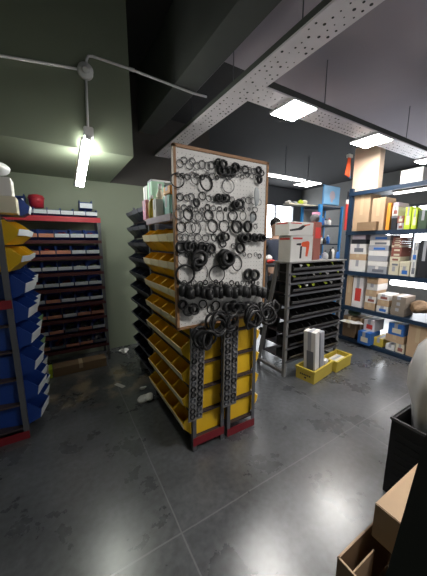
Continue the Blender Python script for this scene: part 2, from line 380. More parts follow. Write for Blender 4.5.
place_bin(-.29, 3.44, 1.816, -math.pi/2 - .0, make_bin(.24, .12, .12, 'blue', 'label_white', .5), 'blue bin standing beside the red tub on the red rack', 'bins on top of the red rack')

# ------------------------------------------------------------------ cartons
def carton(name, label, cat, m, x0, x1, y0, y1, z0, z1, face='-x', group=None, rz=0, tape=True, print_=None, bev=.003):
    cx, cy = (x0+x1)/2, (y0+y1)/2; hx, hy, h = (x1-x0)/2, (y1-y0)/2, z1-z0
    bm = bmesh.new(); box(bm, -hx, hx, -hy, hy, 0, h, bev=min(bev, h*.2))
    o = obj(name, bm, m); o.location = (cx, cy, z0); o.rotation_euler.z = rz; tag(o, label, cat, group)
    e = .0008
    if tape:
        wd = min(.02, hy*.3 if face in ('-x', '+x') else hx*.3)
        bm = bmesh.new()
        if face == '-x': box(bm, -hx-e, -hx+e, -wd, wd, h*.45, h+e); box(bm, -hx-e, hx, -wd, wd, h-e, h+e)
        else: box(bm, -wd, wd, -hy-e, -hy+e, h*.45, h+e); box(bm, -wd, wd, -hy-e, hy, h-e, h+e)
        obj('packing_tape', bm, 'tape' if m.startswith('kraft') else ('grey_card' if m != 'grey_card' else 'white_card'), o)
    if print_:
        bm = bmesh.new()
        if face == '-x': box(bm, -hx-e*1.5, -hx+e, -hy*.7, hy*.45, h*.2, h*.6)
        else: box(bm, -hx*.7, hx*.45, -hy-e*1.5, -hy+e, h*.2, h*.6)
        obj('printed_label', bm, print_, o)
    return o
# ------------------------------------------------------------------ data
RING_ROWS = [
  ('top row', [(0.622,1.872,0.0198,0.0022),(0.648,1.892,0.0176,0.0020),(0.678,1.871,0.0220,0.0022),(0.697,1.893,0.0198,0.0020),(0.724,1.874,0.0198,0.0020),(0.760,1.886,0.0220,0.0027),(0.791,1.880,0.0220,0.0025),(0.822,1.891,0.0198,0.0027),(0.864,1.908,0.0198,0.0061),(0.878,1.865,0.0220,0.0075),(0.895,1.905,0.0220,0.0068),(0.917,1.867,0.0242,0.0075),(0.958,1.875,0.0242,0.0075),(0.986,1.900,0.0220,0.0075),(1.028,1.896,0.0198,0.0027),(1.062,1.896,0.0220,0.0055),(1.102,1.898,0.0198,0.0027),(1.138,1.899,0.0198,0.0027),(1.174,1.908,0.0198,0.0061),(1.201,1.896,0.0176,0.0041),]),
  ('small hooks under the top row', [(0.606,1.813,0.0110,0.0018),(0.635,1.811,0.0132,0.0025),(0.665,1.808,0.0154,0.0031),(0.696,1.823,0.0176,0.0018),(0.728,1.820,0.0110,0.0025),(0.760,1.818,0.0132,0.0031),(0.793,1.833,0.0154,0.0018),(0.826,1.831,0.0176,0.0025),(0.860,1.828,0.0110,0.0031),(0.895,1.845,0.0132,0.0018),(0.931,1.842,0.0154,0.0025),(0.968,1.859,0.0176,0.0031),(1.005,1.856,0.0110,0.0018),(1.044,1.854,0.0132,0.0025),(1.083,1.871,0.0154,0.0031),(1.123,1.869,0.0176,0.0018),(1.165,1.867,0.0110,0.0025),]),
  ('second row', [(0.601,1.781,0.0374,0.0035),(0.715,1.804,0.0308,0.0019),(0.782,1.788,0.0440,0.0049),(0.937,1.787,0.0396,0.0027),(1.176,1.851,0.0198,0.0075),]),
  ('third row', [(0.618,1.698,0.0198,0.0033),(0.659,1.695,0.0176,0.0025),(0.687,1.704,0.0198,0.0027),(0.718,1.673,0.0198,0.0057),(0.759,1.714,0.0220,0.0033),(0.801,1.704,0.0176,0.0022),(0.835,1.703,0.0176,0.0022),(0.865,1.712,0.0198,0.0061),(0.894,1.711,0.0198,0.0068),(0.924,1.714,0.0198,0.0068),(0.966,1.710,0.0176,0.0027),(0.985,1.678,0.0220,0.0082),(1.019,1.688,0.0242,0.0089),(1.057,1.713,0.0198,0.0022),(1.098,1.716,0.0220,0.0019),(1.139,1.716,0.0220,0.0019),(1.182,1.711,0.0198,0.0019),]),
  ('small hooks under the third row', [(0.605,1.641,0.0110,0.0019),(0.641,1.640,0.0176,0.0027),(0.678,1.639,0.0154,0.0035),(0.715,1.638,0.0132,0.0019),(0.754,1.637,0.0110,0.0027),(0.794,1.652,0.0176,0.0035),(0.835,1.651,0.0154,0.0019),(0.877,1.650,0.0132,0.0027),(0.920,1.649,0.0110,0.0035),(0.964,1.665,0.0176,0.0019),(1.009,1.664,0.0154,0.0027),(1.056,1.664,0.0132,0.0035),(1.104,1.663,0.0110,0.0019),(1.154,1.662,0.0176,0.0027),]),
  ('fourth row', [(0.608,1.605,0.0286,0.0025),(0.662,1.606,0.0330,0.0046),(0.717,1.600,0.0286,0.0022),(0.739,1.594,0.0264,0.0022),(0.800,1.608,0.0308,0.0049),(0.879,1.608,0.0330,0.0022),(0.974,1.613,0.0308,0.0046),(1.055,1.617,0.0286,0.0022),(1.137,1.617,0.0286,0.0044),]),
  ('fifth row', [(0.621,1.534,0.0286,0.0033),(0.676,1.533,0.0330,0.0022),(0.716,1.532,0.0330,0.0027),(0.826,1.546,0.0374,0.0041),(0.912,1.548,0.0352,0.0035),(1.002,1.545,0.0352,0.0068),(1.087,1.550,0.0330,0.0068),(1.161,1.554,0.0176,0.0022),]),
  ('sixth row', [(0.609,1.476,0.0198,0.0025),(0.643,1.476,0.0198,0.0025),(0.683,1.473,0.0198,0.0025),(0.728,1.477,0.0198,0.0025),(0.778,1.474,0.0198,0.0025),(0.835,1.478,0.0220,0.0033),(0.885,1.478,0.0220,0.0068),(0.901,1.440,0.0198,0.0046),(0.917,1.482,0.0220,0.0061),(1.038,1.476,0.0242,0.0075),(1.095,1.480,0.0242,0.0075),(1.147,1.481,0.0220,0.0075),(1.196,1.481,0.0220,0.0068),]),
  ('seventh row', [(0.615,1.422,0.0286,0.0089),(0.658,1.427,0.0264,0.0082),(0.686,1.419,0.0286,0.0089),(0.748,1.417,0.0286,0.0082),(0.782,1.415,0.0286,0.0055),(0.813,1.412,0.0264,0.0075),(0.985,1.424,0.0176,0.0027),(1.030,1.412,0.0308,0.0068),]),
  ('small hooks over the eighth row', [(0.595,1.389,0.0132,0.0019),(0.657,1.377,0.0132,0.0019),(0.800,1.373,0.0154,0.0025),(0.840,1.376,0.0132,0.0019),(1.072,1.371,0.0132,0.0027),(1.119,1.361,0.0154,0.0022),(1.173,1.368,0.0132,0.0019),(1.207,1.355,0.0154,0.0030),]),
  ('eighth row', [(0.629,1.356,0.0374,0.0025),(0.709,1.320,0.0330,0.0095),(0.722,1.357,0.0418,0.0130),(0.902,1.355,0.0418,0.0136),(0.904,1.312,0.0286,0.0082),(1.007,1.316,0.0484,0.0035),]),
  ('ninth row', [(0.635,1.265,0.0550,0.0068),(0.738,1.263,0.0572,0.0019),(0.858,1.251,0.0528,0.0035),(1.107,1.236,0.0308,0.0095),(1.156,1.228,0.0308,0.0095),]),
  ('small hooks over the tenth row', [(0.599,1.221,0.0110,0.0022),(0.632,1.212,0.0154,0.0033),(0.666,1.204,0.0132,0.0044),(0.702,1.209,0.0110,0.0022),(0.738,1.200,0.0154,0.0033),(0.775,1.205,0.0132,0.0044),(0.813,1.196,0.0110,0.0022),(0.851,1.200,0.0154,0.0033),(0.891,1.191,0.0132,0.0044),(0.932,1.182,0.0110,0.0022),(0.974,1.187,0.0154,0.0033),(1.017,1.177,0.0132,0.0044),(1.061,1.182,0.0110,0.0022),(1.106,1.171,0.0154,0.0033),(1.153,1.176,0.0132,0.0044),(1.201,1.166,0.0110,0.0022),]),
  ('tenth row', [(0.602,1.180,0.0308,0.0082),(0.631,1.170,0.0308,0.0095),(0.662,1.159,0.0308,0.0082),(0.693,1.171,0.0308,0.0095),(0.725,1.161,0.0308,0.0082),(0.757,1.150,0.0308,0.0095),(0.790,1.162,0.0308,0.0082),(0.824,1.151,0.0308,0.0095),(0.859,1.140,0.0308,0.0082),(0.894,1.153,0.0308,0.0095),(0.930,1.141,0.0308,0.0082),(0.967,1.129,0.0308,0.0095),(1.005,1.142,0.0308,0.0082),(1.044,1.130,0.0308,0.0095),(1.084,1.117,0.0308,0.0082),(1.124,1.131,0.0308,0.0095),(1.166,1.118,0.0308,0.0082),(1.209,1.105,0.0308,0.0095),]),
  ('bottom row', [(0.615,1.085,0.0242,0.0075),(0.647,1.050,0.0286,0.0082),(0.685,1.053,0.0264,0.0082),(0.754,1.071,0.0242,0.0044),(0.808,1.032,0.0264,0.0046),(0.850,1.047,0.0308,0.0046),(0.927,1.025,0.0330,0.0102),(0.981,1.030,0.0308,0.0102),(1.039,1.010,0.0330,0.0102),(1.098,1.011,0.0308,0.0102),(1.159,0.998,0.0286,0.0095),(1.228,0.999,0.0264,0.0068),]),
]
CARTONS = [  # name, label, category, material, far Y, near Y, bottom z, top z, x offset
  ('carton','tall kraft carton standing at the far end of the second shelf','carton','kraft',2.225,2.003,1.600,2.082,0.00),
  ('tray','shallow kraft tray lying before the tall cartons','tray','kraft_dark',2.118,1.868,1.600,1.712,-0.10),
  ('carton','tall kraft carton with rounded top beside the orange folder','carton','kraft',1.975,1.813,1.600,2.013,0.00),
  ('folder','narrow orange folder standing upright among cartons','folder','orange',1.791,1.750,1.600,1.935,0.00),
  ('tin','dark square tin beside the orange folder','tin','black_card',1.730,1.667,1.600,1.770,0.00),
  ('carton','small bright white carton on the dark tin','carton','white_card',1.725,1.657,1.770,1.879,0.00),
  ('carton','flat grey carton at the bottom of the pale stack beside the lime carton','carton','grey_card',1.651,1.580,1.600,1.680,0.00),
  ('carton','flat reddish carton second up in the pale stack beside the lime carton','carton','redbrown',1.659,1.587,1.680,1.764,0.00),
  ('carton','flat lilac carton third up in the pale stack beside the lime carton','carton','lilac',1.723,1.651,1.879,1.904,0.00),
  ('carton','flat lilac carton topmost in the pale stack beside the lime carton','carton','lilac',1.724,1.658,1.904,1.930,0.00),
  ('carton','tall lime green carton on the second shelf','carton','lime',1.580,1.512,1.600,1.862,0.00),
  ('carton','shorter lime green carton beside the tall lime one','carton','lime',1.505,1.450,1.600,1.832,0.00),
  ('carton','dark green carton at the near end of the second shelf','carton','dark_green',1.439,1.347,1.600,1.812,0.00),
  ('carton','white carton at the bottom of the far stack on the third shelf','carton','white_card',2.222,1.986,1.040,1.202,0.00),
  ('carton','brown carton between two white cartons on the third shelf','carton','kraft',2.222,1.986,1.202,1.286,0.00),
  ('carton','white carton upon the brown carton on the third shelf','carton','white_card',2.225,1.999,1.286,1.425,0.00),
  ('carton','low dark carton topping the white and brown stack','carton','black_card',2.213,2.003,1.425,1.487,0.00),
  ('carton','pink and white flat carton topping the white and brown stack','carton','lilac',2.207,2.018,1.487,1.549,0.00),
  ('carton','flat grey carton, lowest in the grey stack on the third shelf','carton','grey_card',1.960,1.708,1.040,1.135,0.00),
  ('carton','flat white carton, second in the grey stack on the third shelf','carton','white_card',1.960,1.708,1.135,1.203,0.00),
  ('carton','flat grey carton, third in the grey stack on the third shelf','carton','grey_card',1.968,1.717,1.203,1.271,0.00),
  ('carton','flat white carton, fourth in the grey stack on the third shelf','carton','white_card',1.964,1.712,1.271,1.339,0.00),
  ('carton','flat grey carton, fifth in the grey stack on the third shelf','carton','grey_card',1.968,1.717,1.339,1.407,0.00),
  ('carton','flat white carton, sixth in the grey stack on the third shelf','carton','white_card',1.960,1.708,1.407,1.474,0.00),
  ('carton','flat grey carton, seventh in the grey stack on the third shelf','carton','grey_card',1.960,1.708,1.474,1.541,0.00),
  ('carton','cream carton, lowest in the far column under the red-brown cartons','carton','cream',1.691,1.575,1.040,1.148,0.00),
  ('carton','cream carton, middle in the far column under the red-brown cartons','carton','cream',1.687,1.571,1.148,1.210,0.00),
  ('carton','cream carton, top in the far column under the red-brown cartons','carton','cream',1.691,1.575,1.210,1.272,0.00),
  ('carton','red-brown carton, first up in the far column above the cream cartons','carton','redbrown',1.683,1.567,1.272,1.330,0.00),
  ('carton','red-brown carton, second up in the far column above the cream cartons','carton','redbrown',1.683,1.567,1.330,1.386,0.00),
  ('carton','red-brown carton, third up in the far column above the cream cartons','carton','redbrown',1.723,1.608,1.541,1.566,0.00),
  ('carton','red-brown carton, fourth up in the far column above the cream cartons','carton','redbrown',1.720,1.604,1.566,1.570,0.00),
  ('carton','red-brown carton, fifth up in the far column above the cream cartons','carton','redbrown',1.724,1.608,1.570,1.570,0.00),
  ('carton','cream carton, lowest in the near column under the red-brown cartons','carton','cream',1.569,1.461,1.040,1.157,0.00),
  ('carton','cream carton, middle in the near column under the red-brown cartons','carton','cream',1.570,1.461,1.157,1.217,0.00),
  ('carton','cream carton, top in the near column under the red-brown cartons','carton','cream',1.688,1.579,1.386,1.411,0.00),
  ('carton','red-brown carton, first up in the near column above the cream cartons','carton','redbrown',1.683,1.575,1.411,1.436,0.00),
  ('carton','red-brown carton, second up in the near column above the cream cartons','carton','redbrown',1.688,1.579,1.436,1.461,0.00),
  ('carton','red-brown carton, third up in the near column above the cream cartons','carton','redbrown',1.679,1.571,1.461,1.486,0.00),
  ('carton','red-brown carton, fourth up in the near column above the cream cartons','carton','redbrown',1.679,1.571,1.486,1.511,0.00),
  ('carton','red-brown carton, fifth up in the near column above the cream cartons','carton','redbrown',1.724,1.615,1.570,1.570,0.00),
  ('carton','small white carton beside the cream stack','carton','white_card',1.451,1.396,1.040,1.217,0.00),
  ('carton','crooked white carton on the small white carton','carton','white_card',1.458,1.397,1.217,1.358,0.00),
  ('carton','small pale carton at the top of the crooked white pair','carton','grey_card',1.447,1.392,1.358,1.452,0.00),
  ('carton','large black carton at the near end of the third shelf','carton','black_card',1.386,1.281,1.040,1.474,0.00),
  ('carton','brown carton at the far end of the fourth shelf','carton','kraft',2.233,2.142,0.530,0.963,0.00),
  ('carton','white carton with red stripes on the fourth shelf','carton','striped',2.134,1.984,0.530,0.992,0.00),
  ('carton','kraft carton, lowest in the narrow stack beside the striped carton','carton','kraft',1.949,1.804,0.530,0.631,0.00),
  ('carton','white carton, second in the narrow stack beside the striped carton','carton','white_card',1.945,1.800,0.631,0.720,0.00),
  ('carton','kraft carton, third in the narrow stack beside the striped carton','carton','kraft',1.949,1.804,0.720,0.808,0.00),
  ('carton','white carton, fourth in the narrow stack beside the striped carton','carton','white_card',1.941,1.796,0.808,0.895,0.00),
  ('carton','kraft carton, topmost in the narrow stack beside the striped carton','carton','kraft',1.941,1.796,0.895,0.982,0.00),
  ('carton','white carton, lowest in the kraft stack before the grey stack','carton','white_card',1.787,1.641,0.530,0.618,0.00),
  ('carton','kraft carton, second in the kraft stack before the grey stack','carton','kraft',1.783,1.637,0.618,0.698,0.00),
  ('carton','white carton, third in the kraft stack before the grey stack','carton','white_card',1.787,1.641,0.698,0.777,0.00),
  ('carton','kraft carton, fourth in the kraft stack before the grey stack','carton','kraft',1.933,1.788,0.982,1.007,0.00),
  ('carton','white carton, fifth in the kraft stack before the grey stack','carton','white_card',1.934,1.787,1.007,1.010,0.00),
  ('carton','kraft carton, topmost in the kraft stack before the grey stack','carton','kraft',1.942,1.796,1.010,1.010,0.00),
  ('carton','grey-brown flat carton, lowest in the low stack of the fourth shelf','carton','greybrown',1.612,1.456,0.530,0.555,0.00),
  ('carton','grey-brown flat carton, second in the low stack of the fourth shelf','carton','greybrown',1.616,1.460,0.555,0.629,0.00),
  ('carton','grey-brown flat carton, third in the low stack of the fourth shelf','carton','greybrown',1.608,1.452,0.629,0.705,0.00),
  ('carton','grey-brown flat carton, topmost in the low stack of the fourth shelf','carton','greybrown',1.608,1.452,0.705,0.781,0.00),
  ('carton','brown carton at the far end of the bottom shelf','carton','kraft_dark',2.233,2.038,0.060,0.372,0.00),
  ('carton','dark brown carton beside the small blue carton','carton','kraft_dark',2.038,1.955,0.060,0.368,0.06),
  ('carton','small blue carton lying low on the bottom shelf','carton','blue_card',1.940,1.772,0.060,0.234,-0.10),
  ('carton','yellow and blue carton under the white red-striped carton','carton','yellow_card',1.772,1.652,0.060,0.178,0.00),
  ('carton','white carton with a red stripe on the bottom shelf','carton','striped',1.926,1.783,0.234,0.390,0.00),
  ('carton','small white carton under the kraft and blue cartons','carton','white_card',1.620,1.510,0.060,0.139,0.00),
  ('carton','small cream carton under the kraft and blue cartons','carton','cream',1.502,1.404,0.060,0.177,0.00),
  ('carton','wide kraft carton under the large blue carton','carton','kraft',1.633,1.419,0.177,0.275,0.00),
  ('carton','large blue carton on the wide kraft carton','carton','blue_card',1.612,1.432,0.275,0.428,0.00),
  ('carton','kraft carton at the near end of the bottom shelf','carton','kraft',1.388,1.181,0.060,0.500,0.00),
]

# ------------------------------------------------------------------ pegboard with rings
t = thing('pegboard', 'tall white pegboard in a brown wood frame hung with black rings', 'pegboard', (.925, 1.405, .93))
bm = bmesh.new(); box(bm, -.325, .325, -.008, .008, .012, 1.025); brd = obj('board', bm, 'white_card', t)
bm = bmesh.new()
for i in range(26):
    for k in range(40):
        x, z = -.312+.025*i, .03+.0255*k; vv = [bm.verts.new((x+.0022*math.cos(q*math.pi/3), -.0084, z+.0022*math.sin(q*math.pi/3))) for q in range(6)]; bm.faces.new(vv)
obj('peg_holes', bm, 'ink', brd)
for b in ((-.341, -.325, -.014, .014, 0, 1.04), (.325, .341, -.014, .014, 0, 1.04), (-.341, .341, -.014, .014, 1.025, 1.042), (-.341, .341, -.014, .014, -.004, .012)):
    part('frame_slat', 'wood', t, b)
for s in (-.27, .27): part('bracket', 'post_grey', t, (s-.012, s+.012, .008, .06, .30, .33))
rr = random.Random(11); nh = 0
for row, items in RING_ROWS:
    for i, (x, z, r, th) in enumerate(items):
        thick = th > .0062; dp = 1.0 if th < .006 else rr.uniform(1.2, 2.0)
        if row == 'tenth row': dp = 2.2
        bm = bmesh.new()
        az, ax = rr.uniform(-.25, .25), rr.uniform(-.15, .05)
        if row == 'tenth row': az, ax = rr.uniform(.75, 1.05), 0
        rot = Matrix.Rotation(az, 3, 'Z') @ Matrix.Rotation(ax, 3, 'X')
        off = (max(r, th+.006)+th)*max(abs(math.sin(az)), abs(math.sin(ax))) + th*dp + .004
        n = 2 if (thick and rr.random() < .25) else 1
        mm = 'rubber' if th > .0028 else rr.choice(['rubber', 'rubber_grey', 'rubber_grey'])
        torus(bm, (0, 0, 0), max(r, th+.006), th, dp, rot=rot)
        if n == 2: torus(bm, (rr.uniform(-.006, .006), -th*dp*1.7, -.004), max(r*.93, th+.005), th*.9, dp, rot=rot)
        y = 1.397 - off
        o = obj('rubber_ring', bm, mm, None, True, (x, y, z))
        adj = 'thick black' if thick else ('black' if th > .0035 else 'thin')
        tag(o, '%s ring, %s from the left, %s of the white pegboard' % (adj, ORD[i] if i < 21 else 'last', row), 'ring', 'rings on the pegboard')
        if nh < 98:
            nh += 1; zz = z + max(r, th+.006) - th - .003
            bm = bmesh.new(); tube(bm, [(x-.925, -.007, zz-.93), (x-.925, y-1.405-.012-th*dp, zz-.93-.002), (x-.925, y-1.405-.016-th*dp, zz-.93+.008)], .0016, 5); obj('hook', bm, 'hook_steel', brd)
for i, (x, z, sx, sz) in enumerate(((1.13, 1.735, .022, .06), (1.10, 1.60, .018, .03))):
    bm = bmesh.new(); blob(bm, (0, 0, 0), (sx, .012, sz), 5+i, 3, .12)
    tag(obj('parts_bag', bm, 'zip_bag', None, True, (x, 1.345, z)), ('grey clear bag of seals hanging in the second row of the pegboard', 'small grey clear bag hanging under the grey bag on the pegboard')[i], 'bag')

# two carded strips of washers and the black hose bundles under the board
def strip(x, z0, z1, wd, label, lean):
    t = thing('hanging_strip', label, 'strip', (x, 1.375, z0)); H = z1-z0
    bm = bmesh.new(); prism(bm, [(-wd/2-lean, 0), (wd/2-lean, 0), (wd/2, H), (-wd/2, H)], -.004, .004); bk = obj('backing_strip', bm, 'rack_grey', t)
    k = 0; z = .035
    while z < H-.02:
        for s in (-1, 1):
            bm = bmesh.new(); c = -lean*(1-z/H) + s*wd*.24
            torus(bm, (c, -.008, z), wd*.15, wd*.06, 1, 12, 6, Matrix.Rotation(rr.uniform(-.2, .2), 3, 'X')); obj('washer', bm, rr.choice(['rubber', 'rubber_grey', 'post_grey']), bk, True)
        z += .038
    part('crimp_band', 'post_grey', t, (-wd/2, wd/2, -.007, .007, H-.02, H))
strip(.717, .30, .93, .10, 'grey strip of dark washers hanging on the left front post', .03)
strip(.967, .31, .93, .115, 'grey strip of dark washers hanging between the two rack ends', .01)
def coil(x, z, r, n, label, seed, y=1.285):
    q = random.Random(seed); bm = bmesh.new()
    for k in range(n):
        torus(bm, (q.uniform(-.02, .02), q.uniform(-.028, .03), q.uniform(-.02, .02)), r*q.uniform(.75, 1.05), .0085, 1, 22, 6, Matrix.Rotation(q.uniform(-.6, .6), 3, 'Z') @ Matrix.Rotation(q.uniform(-.4, .4), 3, 'X'))
    tag(obj('hose_bundle', bm, 'rubber', None, True, (x, y, z)), label, 'hose', 'black hose bundles under the pegboard')
coil(.70, .90, .055, 6, 'black hose bundle hanging lowest at the left foot of the pegboard', 1)
coil(.80, .965, .062, 7, 'black hose bundle with a red cap under the left half of the pegboard', 2)
coil(.90, .955, .05, 6, 'black hose bundle hanging under the middle of the pegboard', 3)
coil(1.06, .965, .06, 7, 'black hose bundle hanging right of the middle under the pegboard', 4)
coil(1.19, .975, .052, 6, 'black hose bundle before the red bar under the pegboard', 5)
coil(1.29, .99, .04, 4, 'black hose loop dangling past the right edge of the pegboard', 6, 1.33)

# boxes on top of the gondola
GT = [('tall white carton at the far end of the shelf above the yellow bins', 'white_card', .66, .74, 2.12, 2.22, 0, .27), ('mint green carton beside the tall white carton', 'mint', .66, .76, 2.0, 2.10, 0, .282),
      ('small pink carton before the mint green carton', 'pink', .62, .655, 2.04, 2.12, 0, .15), ('small white carton between the bottles and the teal carton', 'white_card', .63, .72, 1.83, 1.90, 0, .13),
      ('teal carton under the orange-brown carton', 'teal', .67, .80, 1.68, 1.80, 0, .14), ('orange-brown carton on the teal carton', 'orange', .66, .80, 1.64, 1.76, .142, .19),
      ('white carton stack base behind the pegboard top', 'white_card', .68, .86, 1.47, 1.62, 0, .15), ('upper white carton behind the pegboard top', 'white_card', .68, .86, 1.47, 1.62, .152, .22),
      ('pink and white flat tray along the shelf above the yellow bins', 'lilac', .60, .635, 1.50, 1.98, -.045, -.001)]
for lb, m, x0, x1, y0, y1, z0, z1 in GT:
    carton('carton', lb, 'carton', m, x0, x1, y0, y1, 1.621+z0+(0.0), 1.621+z1, tape=z1 > 0, print_='label_grey' if z1 > .2 else None)
t = thing('shelf_board', 'thin white board lying across the cartons above the yellow bins', 'board', (.79, 1.95, 1.905))
part('panel', 'white_plastic', t, (-.12, .25, .06, .16, 0, .012)); part('edge_strip', 'label_grey', t, (-.126, -.12, .06, .16, 0, .012))
def bottle(x, y, z, r, h, m, lb, cap='white_plastic'):
    t = thing('bottle', lb, 'bottle', (x, y, z))
    bm = bmesh.new(); lathe(bm, [(r*.9, 0), (r, .005), (r, h*.68), (r*.45, h*.82), (r*.42, h*.86)], 16); obj('body', bm, m, t, True)
    bm = bmesh.new(); lathe(bm, [(r*.5, h*.85), (r*.5, h*.98), (r*.4, h)], 12); obj('cap', bm, cap, t, True)
bottle(.645, 1.965, 1.621, .026, .17, 'yellow_card', 'yellow bottle standing before the mint green carton')
bottle(.70, 1.93, 1.621, .03, .25, 'cream', 'tall beige bottle beside the mint green carton')

# things on the blue and yellow rack
carton('carton', 'pale carton on top of the blue and yellow bin rack', 'carton', 'cream', -.40, -.20, 2.24, 2.40, 1.641, 1.75, print_='label_grey')
carton('carton', 'white carton stacked on the pale carton of the blue rack', 'carton', 'white_card', -.42, -.215, 2.24, 2.40, 1.751, 1.87, print_='label_grey')
bm = bmesh.new(); blob(bm, (0, 0, 0), (.10, .09, .05), 9, 3, .3)
t = tag(obj('plastic_bag', bm, 'white_plastic', None, True, (-.32, 2.33, 1.945)), 'crumpled white bag on the topmost carton of the blue rack', 'bag')
place_bin(-.25, 2.52, 1.64, 0.0, make_bin(.22, .16, .13, 'blue', 'label_white', .55), 'blue bin lying on top of the blue and yellow rack', 'bins on top of the blue rack')
# long carton and rubbish on the floor
carton('carton', 'long low brown carton on the floor before the red rack', 'carton', 'kraft_dark', -.14, .40, 3.13, 3.28, 0, .10, face='-y')
o = carton('carton', 'small yellow-green carton at the end of the long brown one', 'carton', 'lime', -.24, -.15, 3.13, 3.27, 0, .10, face='-y')
for i, (x, y, s, lb) in enumerate(((.66, 3.42, .05, 'crumpled white paper by the green wall foot'), (.60, 2.22, .055, 'crumpled white plastic by the foot of the yellow bin rack'), (.62, 2.40, .03, 'small white scrap beside the black bins'))):
    bm = bmesh.new(); blob(bm, (0, 0, s*.42), (s, s*.8, s*.5), 40+i, 3, .45); tag(obj('litter_scrap', bm, 'white_card', None, False, (x, y, .004)), lb, 'scrap')
bm = bmesh.new(); box(bm, -.02, .02, -.06, .06, 0, .004); o = tag(obj('paper_strip', bm, 'white_card', None, False, (.44, 2.60, .0), .5), 'white paper strip lying on the floor of the left aisle', 'paper')

# ------------------------------------------------------------------ rack of black bins with boxes on top
MB_ = [.19, .335, .48, .64, .79, .92, 1.04, 1.14]
t = thing('bin_rack', 'grey rack of black bins with a tool carton pair on top', 'rack', (2.0, 1.85, 0))
for x in (0, .895):
    for pts in (((x, 0, 0), (x, 0, 1.25)), ((x, .42, 0), (x, .16, 1.25))):
        bm = bmesh.new(); (xa, ya, za), (xb, yb_, zb) = pts
        prism(bm, [(xa, 0), (xa+.035, 0), (xa+.035, 1.25), (xa, 1.25)], 0, .035)
        for v in bm.verts: v.co.y += ya + (yb_-ya)*v.co.z/1.25
        obj('post', bm, 'rack_grey', t)
    part('foot_bar', 'rack_grey', t, (x, x+.035, .035, .42, .03, .06))
for z in MB_:
    yb_ = .42 - .26*z/1.25
    part('shelf', 'shelf_dark', t, (.036, .894, .0, yb_, z-.012, z-.002)); part('front_rail', 'post_grey', t, (.0, .93, -.016, -.008, z-.022, z-.001))
part('top_plate', 'rack_grey', t, (-.01, .94, -.02, .22, 1.238, 1.252))
fb = make_bin(.20, .103, .085, 'black_plastic', 'rubber_grey', .6, strip=.02); rb2 = make_bin(.16, .145, .105, 'black_plastic', 'label_grey', .6, strip=.03)
for k, z in enumerate(MB_):
    h = (MB_[k+1]-z) if k < 7 else .1
    for c in range(8):
        place_bin(2.090+.1058*c, 1.915, z, -math.pi/2, fb, 'black bin, %s from the open end in the %s of the grey rack' % (ORD[c], ROWUP[k]), 'black bins of the grey rack')
    if k in (1, 2, 3, 4, 5):
        for c in range(1):
            y = 2.11 + .10 - .208*z
            place_bin(2.113+.15*c, y+.11, z, math.pi/2, rb2, 'black bin on the rear side of the grey rack in the %s' % ROWUP[k], 'rear bins of the grey rack')
rl = random.Random(4)
for i, (c, k) in enumerate(((1, 7), (2, 7), (0, 6), (3, 6), (4, 6), (1, 5), (2, 5), (5, 5), (6, 7), (5, 6), (7, 6), (3, 5), (6, 5))):
    bm = bmesh.new(); blob(bm, (0, 0, 0), (.034, .03, .018), 60+i, 2, .3)
    tag(obj('parts_packet', bm, 'lime' if i % 3 else 'white_card', None, True, (2.090+.1058*c, 1.885, MB_[k]+.064)), '%s packet in the %s bin from the open end, %s, grey rack' % ('lime green' if i % 3 else 'white', ORD[c], ROWUP[k]), 'packet', 'packets in the black bins')
def tool_carton(label, x0, x1, y0, y1, z0, z1, drill):
    o = carton('tool_carton', label, 'carton', 'white_card', x0, x1, y0, y1, z0, z1, face='-y', tape=False)
    hx, hy, h = (x1-x0)/2, (y1-y0)/2, z1-z0; e = .001
    part('title_stripe', 'red_print', o, (-hx*.85, -hx*.0, -hy-e, -hy+e, h*.86, h*.93)); part('side_stripe', 'red_print', o, (-hx-e, -hx+e, -hy*.8, hy*.8, h*.84, h*.92))
    if drill:
        bm = bmesh.new(); s = h
        prism(bm, [(-.02*s, .58*s), (.35*s, .55*s), (.42*s, .62*s), (.42*s, .74*s), (.33*s, .80*s), (.02*s, .76*s), (-.06*s, .70*s)], -hy-e*1.5, -hy+e)
        prism(bm, [(.24*s, .56*s), (.22*s, .2*s), (.34*s, .18*s), (.42*s, .6*s)], -hy-e*1.6, -hy+e); obj('printed_tool', bm, 'drill_orange', o)
        bm = bmesh.new(); prism(bm, [(-.32*s, .64*s), (-.07*s, .62*s), (-.07*s, .72*s), (-.32*s, .70*s)], -hy-e*1.7, -hy+e); prism(bm, [(-.12*s, .12*s), (-.02*s, .12*s), (-.0*s, .60*s), (-.10*s, .60*s)], -hy-e*1.7, -hy+e); obj('printed_handle', bm, 'ink', o)
    else:
        bm = bmesh.new(); prism(bm, [(-.16, h*.30), (.0, h*.42), (.06, h*.72), (.02, h*.78), (-.05, h*.55), (-.17, h*.42)], -hy-e*1.5, -hy+e); obj('printed_tool', bm, 'ink', o)
        bm = bmesh.new(); prism(bm, [(.05, h*.72), (.12, h*.80), (.13, h*.88), (.03, h*.80)], -hy-e*1.5, -hy+e); obj('printed_handle', bm, 'drill_orange', o)
tool_carton('white carton printed with an orange drill on the grey rack', 2.02, 2.35, 1.86, 2.03, 1.252, 1.515, True)
tool_carton('flatter white tool carton lying on the drill carton', 1.97, 2.33, 1.85, 2.04, 1.516, 1.65, False)
t = thing('tool_pack', 'tall dark red pack with a round grey top behind the drill carton', 'pack', (2.54, 2.0, 1.252))
part('body', 'redbrown', t, (-.06, .06, -.05, .05, 0, .42), bev=.006); part('red_panel', 'red_print', t, (-.045, .045, -.0515, -.0495, .24, .36))
bm = bmesh.new(); blob(bm, (-.01, 0, .46), (.055, .045, .05), 3, 3, .1); obj('round_cap', bm, 'rubber_grey', t, True)
part('peak_flap', 'pink', t, (-.03, .05, -.03, .03, .495, .53), bev=.006)
